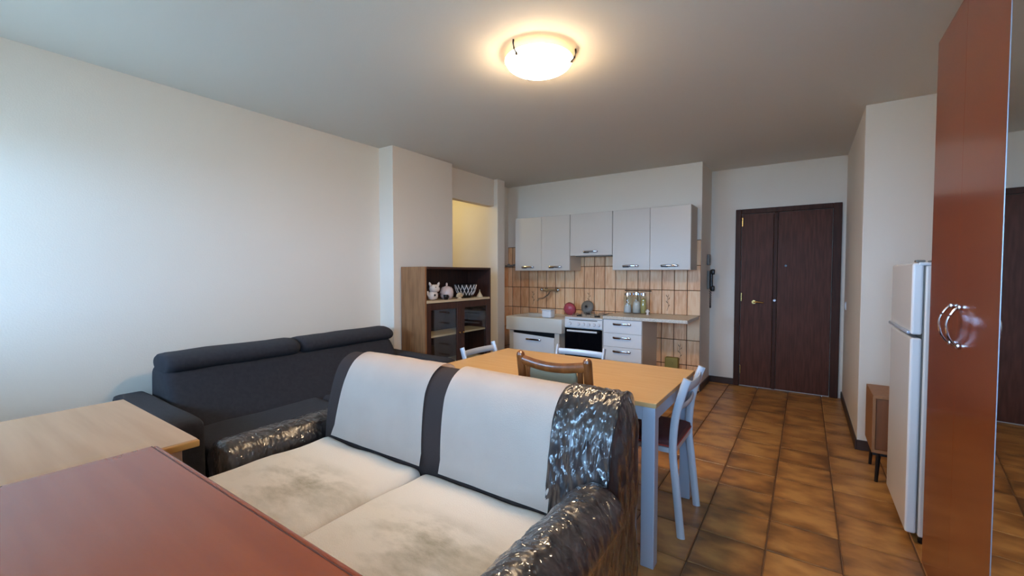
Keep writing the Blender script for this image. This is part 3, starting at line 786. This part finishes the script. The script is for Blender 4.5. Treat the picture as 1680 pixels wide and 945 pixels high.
# things on the sink and worktop
t = thing('white_canister', 'white plastic canister standing on the sink corner', 'canister', (-2.60, 4.60, .781))
rb = bmesh.new(); rbox(rb, (-2.665, 4.54, .781), (-2.535, 4.66, .872), .02, 6); obj('body', rb, 'whitepl', t, smooth=True)
obj('lid', bx(-2.668, -2.532, 4.537, 4.663, .870, .884, bev=.006), 'whitepl', t)
t = thing('pink_bowl', 'raspberry pink bowl propped on edge beside the cooker', 'bowl', (-2.41, 4.85, .781))
bm = lathe(bmesh.new(), [(0, 0), (.042, .004), (.074, .028), (.086, .058), (.081, .058), (.069, .032), (.038, .012), (0, .008)], (0, 0, 0), 26)
bm.transform(Matrix.Translation((-2.47, 4.90, .867)) @ Matrix.Rotation(math.radians(-78), 4, 'X') @ Matrix.Translation((0, 0, -.03)))
bm2 = bm; obj('bowl', bm2, 'pink', t, smooth=True)
bm = tube(bmesh.new(), [(-.03, 0, 0), (.03, 0, 0)], .004, 6); bm.transform(Matrix.Translation((-2.47, 4.853, .867))); obj('rim_ring', bm, 'pink', t)
t = thing('grey_lid', 'dark grey pan lid leaning on the tiles behind the pink bowl', 'lid', (-2.33, 5.04, .813))
bm = lathe(bmesh.new(), [(0, .012), (.05, .01), (.085, 0), (.085, .004), (.05, .016), (.012, .02), (.012, .03), (0, .032)], (0, 0, 0), 26)
bm.transform(Matrix.Translation((-2.29, 5.06, .895)) @ Matrix.Rotation(math.radians(75), 4, 'X')); obj('lid', bm, 'grey', t, smooth=True)
obj('knob', tube(bmesh.new(), [(-2.29, 5.03, .902), (-2.29, 5.01, .907)], .014, 12), 'black', t)

def jar(x, y, r, h, label, fill, fh):
    z = .852
    t = thing('glass_jar', label, 'jar', (x, y, z), 'glass jars on the worktop')
    obj('glass', lathe(bmesh.new(), [(0, 0), (r*.95, 0), (r, .01), (r, h*.86), (r*.8, h*.93), (r*.8, h), (r*.76, h), (r*.76, h*.93), (r*.96, h*.86), (r*.96, .012), (0, .008)], (x, y, z), 24), 'glass', t, smooth=True)
    obj('lid', lathe(bmesh.new(), [(0, h+.018), (r*.84, h+.018), (r*.86, h-.012), (r*.82, h-.012)], (x, y, z), 24), 'chrome', t, smooth='auto')
    obj('contents', lathe(bmesh.new(), [(0, .010), (r*.9, .010), (r*.92, fh*.5), (r*.7, fh), (0, fh*1.1)], (x, y, z), 16), fill, t, smooth=True)
jar(-1.735, 4.98, .048, .225, 'clear glass jar with metal lid, leftmost of the three on the worktop', 'whitepl', .10)
jar(-1.632, 4.99, .050, .232, 'clear glass jar with white contents, middle of the three', 'ceramicw', .14)
jar(-1.545, 4.97, .036, .225, 'narrow glass jar holding straw-yellow contents, rightmost of the three', 'yellow', .17)
t = thing('jar_rack', 'thin wire rail with cloth pegs above the glass jars', 'rack', (-1.64, 5.08, 1.10))
bm = tube(bmesh.new(), [(-1.80, 5.06, 1.118), (-1.48, 5.06, 1.118)], .006, 8)
for x in (-1.78, -1.50): tube(bm, [(x, YK-.009, 1.118), (x, 5.06, 1.118)], .005, 8)
obj('rail', bm, 'darkmetal', t)
t = thing('egg_cup', 'tiny white egg cup right of the glass jars', 'cup', (-1.475, 4.90, .852))
obj('cup', lathe(bmesh.new(), [(0, 0), (.022, 0), (.010, .012), (.012, .018), (.024, .035), (.024, .045), (.020, .045), (.008, .022), (0, .02)], (-1.475, 4.90, .852), 18), 'ceramicw', t, smooth=True)
obj('egg', lathe(bmesh.new(), [(.019, .040), (.018, .052), (.010, .062), (0, .065)], (-1.475, 4.90, .852), 18), 'ceramicw', t, smooth=True)
t = thing('gas_valve_box', 'olive plastic box low on the tiles under the worktop', 'box', (-1.24, YK-.01, .24))
obj('cover', bx(-1.315, -1.17, 5.03, YK-.0095, .235, .365, bev=.012, seg=3), 'olive', t)
obj('cap', tube(bmesh.new(), [(-1.24, 5.03, .30), (-1.24, 5.02, .30)], .02, 14), 'olive', t)

# intercom on the end of the kitchen wall
t = thing('intercom', 'black wall telephone intercom with hanging cord beside the entrance door', 'intercom', (-.955, 5.50, 1.25))
obj('wall_plate', bx(-.954, -.925, 5.46, 5.54, 1.14, 1.36, bev=.008), 'grey', t)
bm = bmesh.new(); rbox(bm, (-.925, 5.47, 1.12), (-.895, 5.53, 1.37), .014, 8)
rbox(bm, (-.912, 5.465, 1.31), (-.875, 5.535, 1.375), .014, 6); rbox(bm, (-.912, 5.465, 1.115), (-.875, 5.535, 1.18), .014, 6)
obj('handset', bm, 'black', t, smooth=True)
cord = []
for k in range(120):
    u = k/119; z = 1.12-.20*math.sin(math.pi*u)*(1 if u < .5 else 1); y = 5.50+.03*math.cos(math.pi*u); a = k*1.2
    cord.append((-.92+.006*math.cos(a), y+.006*math.sin(a), z))
obj('coiled_cord', tube(bmesh.new(), cord, .0035, 5), 'black', t, smooth=True)
t = thing('chime_box', 'small grey door chime above the intercom', 'chime', (-.955, 5.49, 1.47))
obj('cover', bx(-.954, -.925, 5.44, 5.54, 1.42, 1.55, bev=.008), 'grey', t)
obj('grille', bx(-.926, -.922, 5.46, 5.52, 1.45, 1.50), 'darkmetal', t)
t = thing('light_switch', 'white light switch on the narrow hall wall right of the door', 'switch', (.345, 5.45, 1.0))
obj('plate', bx(.337, .3445, 5.40, 5.50, .96, 1.04, bev=.003), 'whitepl', t); obj('rocker', bx(.333, .338, 5.43, 5.47, .975, 1.025, bev=.002), 'whitepl', t)

# ---------------------------------------------------------------- table
tx0, tx1, ty0, ty1 = -1.875, -.527, 1.89, 2.685
t = thing('dining_table', 'rectangular beech-topped dining table with square silver metal legs', 'table', ((tx0+tx1)/2, (ty0+ty1)/2, 0))
obj('tabletop', bx(tx0, tx1, ty0, ty1, .728, .75, bev=.003), 'beech', t)
bm = bmesh.new()
box(bm, tx0+.008, tx1-.008, ty0+.008, ty0+.033, .668, .7279); box(bm, tx0+.008, tx1-.008, ty1-.033, ty1-.008, .668, .7279)
box(bm, tx0+.008, tx0+.033, ty0+.033, ty1-.033, .668, .7279); box(bm, tx1-.033, tx1-.008, ty0+.033, ty1-.033, .668, .7279)
obj('apron', bm, 'steel', t)
for x in (tx0+.006, tx1-.066):
    for y in (ty0+.006, ty1-.066): obj('leg', bx(x, x+.06, y, y+.06, 0, .727, bev=.004), 'steel', t)

# metal chair, front towards +y, origin at floor centre of the back posts
def metal_chair(label):
    t = thing('metal_chair', label, 'chair', (0, 0, 0), 'white metal dining chairs')
    for s in (-1, 1):
        x = s*.185
        pts = smoothpath([(x, 0, 0.0), (x*.99, .03, .28), (x*.98, .045, .43), (x*.97, .035, .60), (x*.97, .0, .74), (x*.97, -.02, .80)], 5)
        obj('leg', tube(bmesh.new(), pts, 0, 12, flat=(.010, .020, (0, 1, 0))), 'chairmetal', t, smooth='auto')
        pts = smoothpath([(x*.95, .44, .0), (x*.92, .42, .25), (x*.9, .40, .435)], 4)
        obj('leg', tube(bmesh.new(), pts, .011, 10), 'chairmetal', t, smooth='auto')
    n = 9
    for nm, z, hh, yy in (('top_rail', .755, .022, -.010), ('back_rail', .645, .014, .028)):
        pts = [(-.185+.37*k/(n-1), yy-.02*math.sin(math.pi*k/(n-1)), z) for k in range(n)]
        obj(nm, tube(bmesh.new(), pts, 0, 10, flat=(.007, hh, (0, 0, 1))), 'chairmetal', t, smooth='auto')
    bm = bmesh.new(); box(bm, -.18, .18, .035, .05, .415, .44); box(bm, -.165, .165, .39, .405, .415, .44)
    for s in (-1, 1): box(bm, s*.172-.008, s*.172+.008, .04, .40, .415, .44)
    obj('seat_frame', bm, 'chairmetal', t)
    bm = bmesh.new(); rbox(bm, (-.185, .03, .440), (.185, .44, .485), .022, 8, puff=.006); st = obj('seat', bm, 'maroon', t, smooth=True)
    obj('piping', tube(bmesh.new(), [(-.178, .035, .452), (.178, .035, .452), (.178, .43, .452), (-.178, .43, .452)], .008, 6, closed=True), 'redpad', st)
    return t
c0 = metal_chair('white metal chair with maroon seat at the right end of the table')
c0.location = (-.487, 2.392, 0); c0.rotation_euler = (0, 0, math.radians(90))
dup(c0, (-1.955, 2.45, 0), math.radians(-90), 'white metal chair at the left end of the table by the hutch')
dup(c0, (-1.315, 2.775, 0), math.radians(180), 'white metal chair on the far side of the table facing the sofa')

# wooden chair, front towards +y
t = thing('wooden_chair', 'brown wooden chair with grey-green padded back, between sofa and table', 'chair', (-1.005, 1.80, 0))
cx, cy = -0.995, 1.80
for s in (-1, 1):
    x = cx+s*.182
    pts = smoothpath([(x, cy+.02, 0), (x, cy+.055, .25), (x, cy+.06, .45), (x, cy+.035, .70), (x, cy, .915)], 5)
    bm = tube(bmesh.new(), pts, 0, 12, flat=(.022, .020, (0, 1, 0)))
    lathe(bm, [(.021, 0), (.018, .012), (.008, .02), (0, .022)], (x, cy, .913), 12)
    obj('leg', bm, 'cherrywood', t, smooth='auto')
    obj('leg', bx(x*.0+cx+s*.185-.02, cx+s*.185+.02, cy+.335, cy+.375, 0, .44, bev=.006), 'cherrywood', t)
    obj('side_rail', bx(cx+s*.185-.012, cx+s*.185+.012, cy+.07, cy+.335, .38, .43, bev=.003), 'cherrywood', t)
    pts = [(cx+s*.142, cy+.008, .892), (cx+s*.138, cy+.03, .70), (cx+s*.136, cy+.045, .55)]
    obj('back_stile', tube(bmesh.new(), pts, 0, 10, flat=(.014, .012, (0, 1, 0))), 'cherrywood', t, smooth='auto')
pts = [(cx-.178+.356*k/12, cy+.002-.012*math.sin(math.pi*k/12), .892-.020*math.sin(math.pi*k/12)) for k in range(13)]
obj('top_rail', tube(bmesh.new(), pts, 0, 10, flat=(.014, .024, (0, 0, 1))), 'cherrywood', t, smooth='auto')
obj('lower_rail', bx(cx-.18, cx+.18, cy+.04, cy+.06, .52, .56, bev=.004), 'cherrywood', t)
bm = bmesh.new(); rbox(bm, (cx-.128, cy+.008, .555), (cx+.128, cy+.04, .862), .015, 6)
for v in bm.verts: v.co.y += -.035*(v.co.z-.70)/.3
obj('back_pad', bm, 'pad', t, smooth=True)
bm = bmesh.new(); rbox(bm, (cx-.2, cy+.06, .435), (cx+.2, cy+.385, .485), .022, 8, puff=.008); obj('seat', bm, 'pad', t, smooth=True)
obj('front_rail', bx(cx-.175, cx+.175, cy+.345, cy+.365, .38, .43), 'cherrywood', t)

# ---------------------------------------------------------------- dark sofa against the left wall
t = thing('charcoal_sofa', 'charcoal grey fabric sofa with rolled headrests against the left wall', 'sofa', (-2.95, 1.75, 0))
bm = bmesh.new(); rbox(bm, (-3.38, .92, .06), (-2.50, 2.60, .30), .03, 10); obj('base', bm, 'sofadark', t, smooth=True)
ys = (.915, 1.665, 2.60)
for a, b, sd in ((ys[0], 1.76, 1), (1.76, ys[2], 5)):
    bm = bmesh.new(); rbox(bm, (-2.95, a+.003, .28), (-2.46, b-.003, .43), .045, 14, amp=.008, fq=5, seed=sd); obj('seat_cushion', bm, 'sofadark', t, smooth=True)
# leaning back cushions and rolled headrests
def back_prof(): return [(-3.36, .10), (-3.36, .70), (-3.30, .745), (-3.17, .745), (-3.10, .715), (-3.05, .64), (-2.93, .48), (-2.87, .42), (-2.88, .36), (-3.0, .30)]
def y_sweep(prof, y0, y1, ring=48, n=14, rr=.03, amp=.006, seed=0, wob=None):
    pr = resample(smoothpath([(p[0], 0, p[1]) for p in prof+[prof[0]]], 4)[:-1], ring); c = sum(pr, Vector())/len(pr); rings = []
    for i in range(n):
        u = i/(n-1); u = .5-.5*math.cos(math.pi*u); y = y0+(y1-y0)*u; e = min(y-y0, y1-y)
        sc = 1.0 if e > rr else 1-(1-math.sqrt(max(0, 1-(1-e/rr)**2)))*.22
        row = []
        for p in pr:
            q = c+(p-c)*sc; q = Vector((q.x, y, q.z)); q += (p-c).normalized()*amp*noise.noise(q*5+Vector((seed, 0, 0)))
            row.append(q)
        rings.append(row)
    return loft(bmesh.new(), rings)
obj('back_cushion', y_sweep(back_prof(), ys[0]+.002, ys[2], n=26, seed=1), 'sofadark', t, smooth=True)
def roll_prof():
    return [(-3.225+.150*math.cos(a)*(1.0 if math.cos(a) > 0 else .85), .772+.066*math.sin(a)) for a in [2*math.pi*k/18 for k in range(18)]]
obj('headrest', y_sweep(roll_prof(), .925, 1.742, rr=.05, amp=.008, seed=2), 'sofadark', t, smooth=True)
obj('headrest', y_sweep(roll_prof(), 1.752, 2.615, rr=.05, amp=.008, seed=9), 'sofadark', t, smooth=True)
for a, b in ((.735, .898), (2.605, 2.775)):
    bm = bmesh.new(); rbox(bm, (-3.40, a, .05), (-2.475, b, .595), .035, 12, amp=.006, fq=4)
    for v in bm.verts:
        if v.co.z > .3: v.co.z -= .012*(v.co.x+2.9)
    obj('armrest', bm, 'sofadark', t, smooth=True)
for x in (-3.33, -2.56):
    for y in (.82, 2.70): obj('foot', bx(x-.025, x+.025, y-.025, y+.025, 0, .06), 'black', t)

# ---------------------------------------------------------------- sofa with cream covers, part wrapped in plastic
BX0, BX1 = -2.155, -.535
t = thing('covered_sofa', 'brown two-seat sofa under cream covers, its right end wrapped in plastic', 'sofa', (-1.4, 1.15, 0))
prof = [(1.345, .30), (1.345, .46), (1.365, .62), (1.40, .75), (1.445, .825), (1.50, .860), (1.55, .864), (1.595, .838), (1.612, .77), (1.615, .5), (1.615, .05), (1.40, .05)]
pp = [(p.y, p.z) for p in smoothpath([(0, a, b) for a, b in prof[:10]], 5)]+prof[10:]
def fold(q, u): return .005*noise.noise(Vector((q.x*5, q.y*9, q.z*4)))
bm = ext_x(bmesh.new(), pp, BX0, -.72, n=30, ring=90, disp=fold)
obj('backrest', bm, 'brownsofa', t, smooth='auto')
bm = bmesh.new(); rbox(bm, (-2.16, .72, .05), (-.66, 1.36, .32), .03, 10); obj('base', bm, 'brownsofa', t, smooth=True)
for a, b, sd in ((-2.125, -1.397, 2), (-1.391, -.665, 8)):
    cc = ((a+b)/2, 1.02, .38)
    bm = bmesh.new(); rbox(bm, (a, .700, .31), (b, 1.345, .447), .045, 26, amp=.012, fq=4.5, puff=.012, seed=sd)
    o = obj('seat_cushion', bm, 'stain', t, smooth=True, loc=cc); o['label'] = 'stained cream covered seat cushion'
# cream cloths laid over the backrest
front = [p for p in pp if p[1] > .44]
front = front[:[i for i, p in enumerate(front) if p[1] > .6 and p[0] > 1.60][-1]+1]
def cover(x0a, x1a, x0b, x1b, seed, z_lo=.452):
    """open cloth strip following the backrest; (x0a,x1a) at the seat, (x0b,x1b) over the top"""
    P = resample([(0, y, z) for y, z in front if z >= z_lo], 46, closed=False)
    rings = []
    for j, p in enumerate(P):
        tt = (P[min(j+1, 45)]-P[max(j-1, 0)]); nr = Vector((0, -tt.z, tt.y)).normalized()
        if nr.dot(p-Vector((0, 1.52, .6))) < 0: nr = -nr
        s = min(1, j/18); x0 = x0a+(x0b-x0a)*s; x1 = x1a+(x1b-x1a)*s
        row = []
        for i in range(25):
            x = x0+(x1-x0)*i/24; u = i/24
            d = .013+.006*noise.noise(Vector((x*3+seed, p.z*4, p.y*4)))+.003*noise.noise(Vector((x*11+seed, p.z*3, p.y)))
            if j < 3: d += .014*(1-j/3)
            row.append(p+nr*d+Vector((x, 0, 0)))
        rings.append(row)
    bm = loft(bmesh.new(), rings, closed=False)
    bmesh.ops.solidify(bm, geom=bm.faces[:], thickness=.006)
    return bm
tag(obj('backrest_cover', cover(-2.070, -1.405, -2.040, -1.440, 1), 'cloth', t, smooth='auto'), 'cream cloth over the left of the backrest')
tag(obj('backrest_cover', cover(-1.285, -.745, -1.315, -.770, 9), 'cloth', t, smooth='auto'), 'cream cloth over the right of the backrest')
# wrapped right end of the backrest
def crinkle(q, u):
    v = Vector((q.x*24, q.y*20, q.z*7)); n1 = 1-abs(noise.noise(v))*2; n2 = 1-abs(noise.noise(v*2.3+Vector((3, 1, 2))))*2
    return .010+.006*n1+.005*n2
bm = ext_x(bmesh.new(), pp, -.765, BX1, n=64, ring=240, disp=crinkle)
for v in bm.verts:
    if v.co.x > BX1-1e-4:
        pass
o = obj('wrapped_end', bm, 'wrap', t, smooth=True); o['label'] = 'backrest end in crinkled clear plastic'
# side flap of gathered film over the outer face
bm = bmesh.new(); rings = []
pr = resample([(0, y, z) for y, z in pp], 200); c = sum(pr, Vector())/len(pr)
for i in range(26):
    s = 1-i/25*.995; row = []
    for p in pr:
        q = c+(p-c)*s; x = BX1+.004+.018*math.sin(math.pi/2*min(1, i/6))+.010*(1-abs(noise.noise(Vector((q.y*24, q.z*4, 7))))*2)*min(1, i/4)
        row.append(Vector((x, q.y+(0.012*(q.y-c.y)/.14 if i == 0 else 0), q.z)))
    rings.append(row)
loft(bm, rings, caps=False)
tag(obj('gathered_film', bm, 'wrap', t, smooth=True), 'gathered plastic down the outer side')
# arms
def arm(x0, x1, ztop, y0, y1, wrapn, name, seed):
    r = (x1-x0)/2; xc = (x0+x1)/2; P = []
    for k in range(21):
        a = math.pi*k/20; P.append((xc+r*math.cos(a), ztop-r+r*math.sin(a)))
    P += [(xc-r*.86, ztop-r*1.35), (xc-r*.84, .06), (xc+r*.84, .06), (xc+r*.86, ztop-r*1.35)]
    pr = resample([(a, 0, b) for a, b in P], 120); c = sum(pr, Vector())/len(pr); rings = []
    n = 60
    for i in range(n):
        y = y0+(y1-y0)*i/(n-1); e = i/(n-1)*(y1-y0); sc = 1 if e > .03 else .9+.1*math.sqrt(1-(1-e/.03)**2)
        row = []
        for p in pr:
            q = c+(p-c)*sc; q = Vector((q.x, y, q.z)); nr = (p-Vector((xc, 0, min(p.z, ztop-r)))).normalized()
            v = Vector((q.x*12, q.y*14, q.z*9))+Vector((seed, 0, 0)); n1 = 1-abs(noise.noise(v))*2; n2 = 1-abs(noise.noise(v*2.2))*2
            row.append(q+nr*(.004*n1+.003*n2)*wrapn)
        rings.append(row)
    return obj(name, loft(bmesh.new(), rings), 'wrap', t, smooth=True)
arm(-.665, -.470, .61, .70, 1.335, 1.3, 'armrest', 3)['label'] = 'right armrest tightly wrapped in plastic'
arm(-2.385, -2.165, .525, .86, 1.46, 1.2, 'armrest', 11)['label'] = 'low left armrest wrapped in plastic'
obj('side_base', bx(-2.375, -2.165, .86, 1.60, .05, .30, bev=.02), 'brownsofa', t)
for x in (-2.1, -.70):
    for y in (.78, 1.56): obj('foot', bx(x-.03, x+.03, y-.03, y+.03, 0, .055), 'black', t)

# ---------------------------------------------------------------- desks in the foreground
t = thing('cherry_desk', 'large cherry laminate desk nearest the camera, lower left', 'desk', (-1.05, .1, 0))
dx0, dx1, dy0, dy1, dz = -1.765, -.36, -.36, .497, .752
obj('desktop', bx(dx0, dx1, dy0, dy1-.016, dz-.025, dz, bev=.002), 'redtop', t)
obj('edge_strip', bx(dx0, dx1, dy1-.0155, dy1, dz-.027, dz-.001, bev=.006, seg=3), 'redtop', t)
obj('seam_line', bx(dx0, dx1, dy1-.0170, dy1-.0145, dz-.02, dz+.0003), 'rededge', t)
for x in (dx0+.03, dx1-.055): obj('side_panel', bx(x, x+.022, dy0+.03, dy1-.05, 0, dz-.026), 'red', t)
obj('back_panel', bx(dx0+.055, dx1-.06, dy1-.09, dy1-.07, .15, dz-.026), 'red', t)
t = thing('pale_desk', 'pale oak table behind the cherry desk, along the left wall side', 'table', (-2.25, .2, 0))
px0, px1, py0, py1, pz = -2.640, -1.772, -.30, .620, .728
obj('tabletop', bx(px0, px1-.020, py0, py1, pz-.022, pz, bev=.0012, seg=1), 'pale', t)
obj('end_strip', bx(px1-.0195, px1, py0, py1, pz-.024, pz-.0005, bev=.004), 'paleedge', t)
for x in (px0+.04, px1-.09):
    for y in (py0+.04, py1-.09): obj('leg', bx(x, x+.05, y, y+.05, 0, pz-.023, bev=.003), 'pale', t)
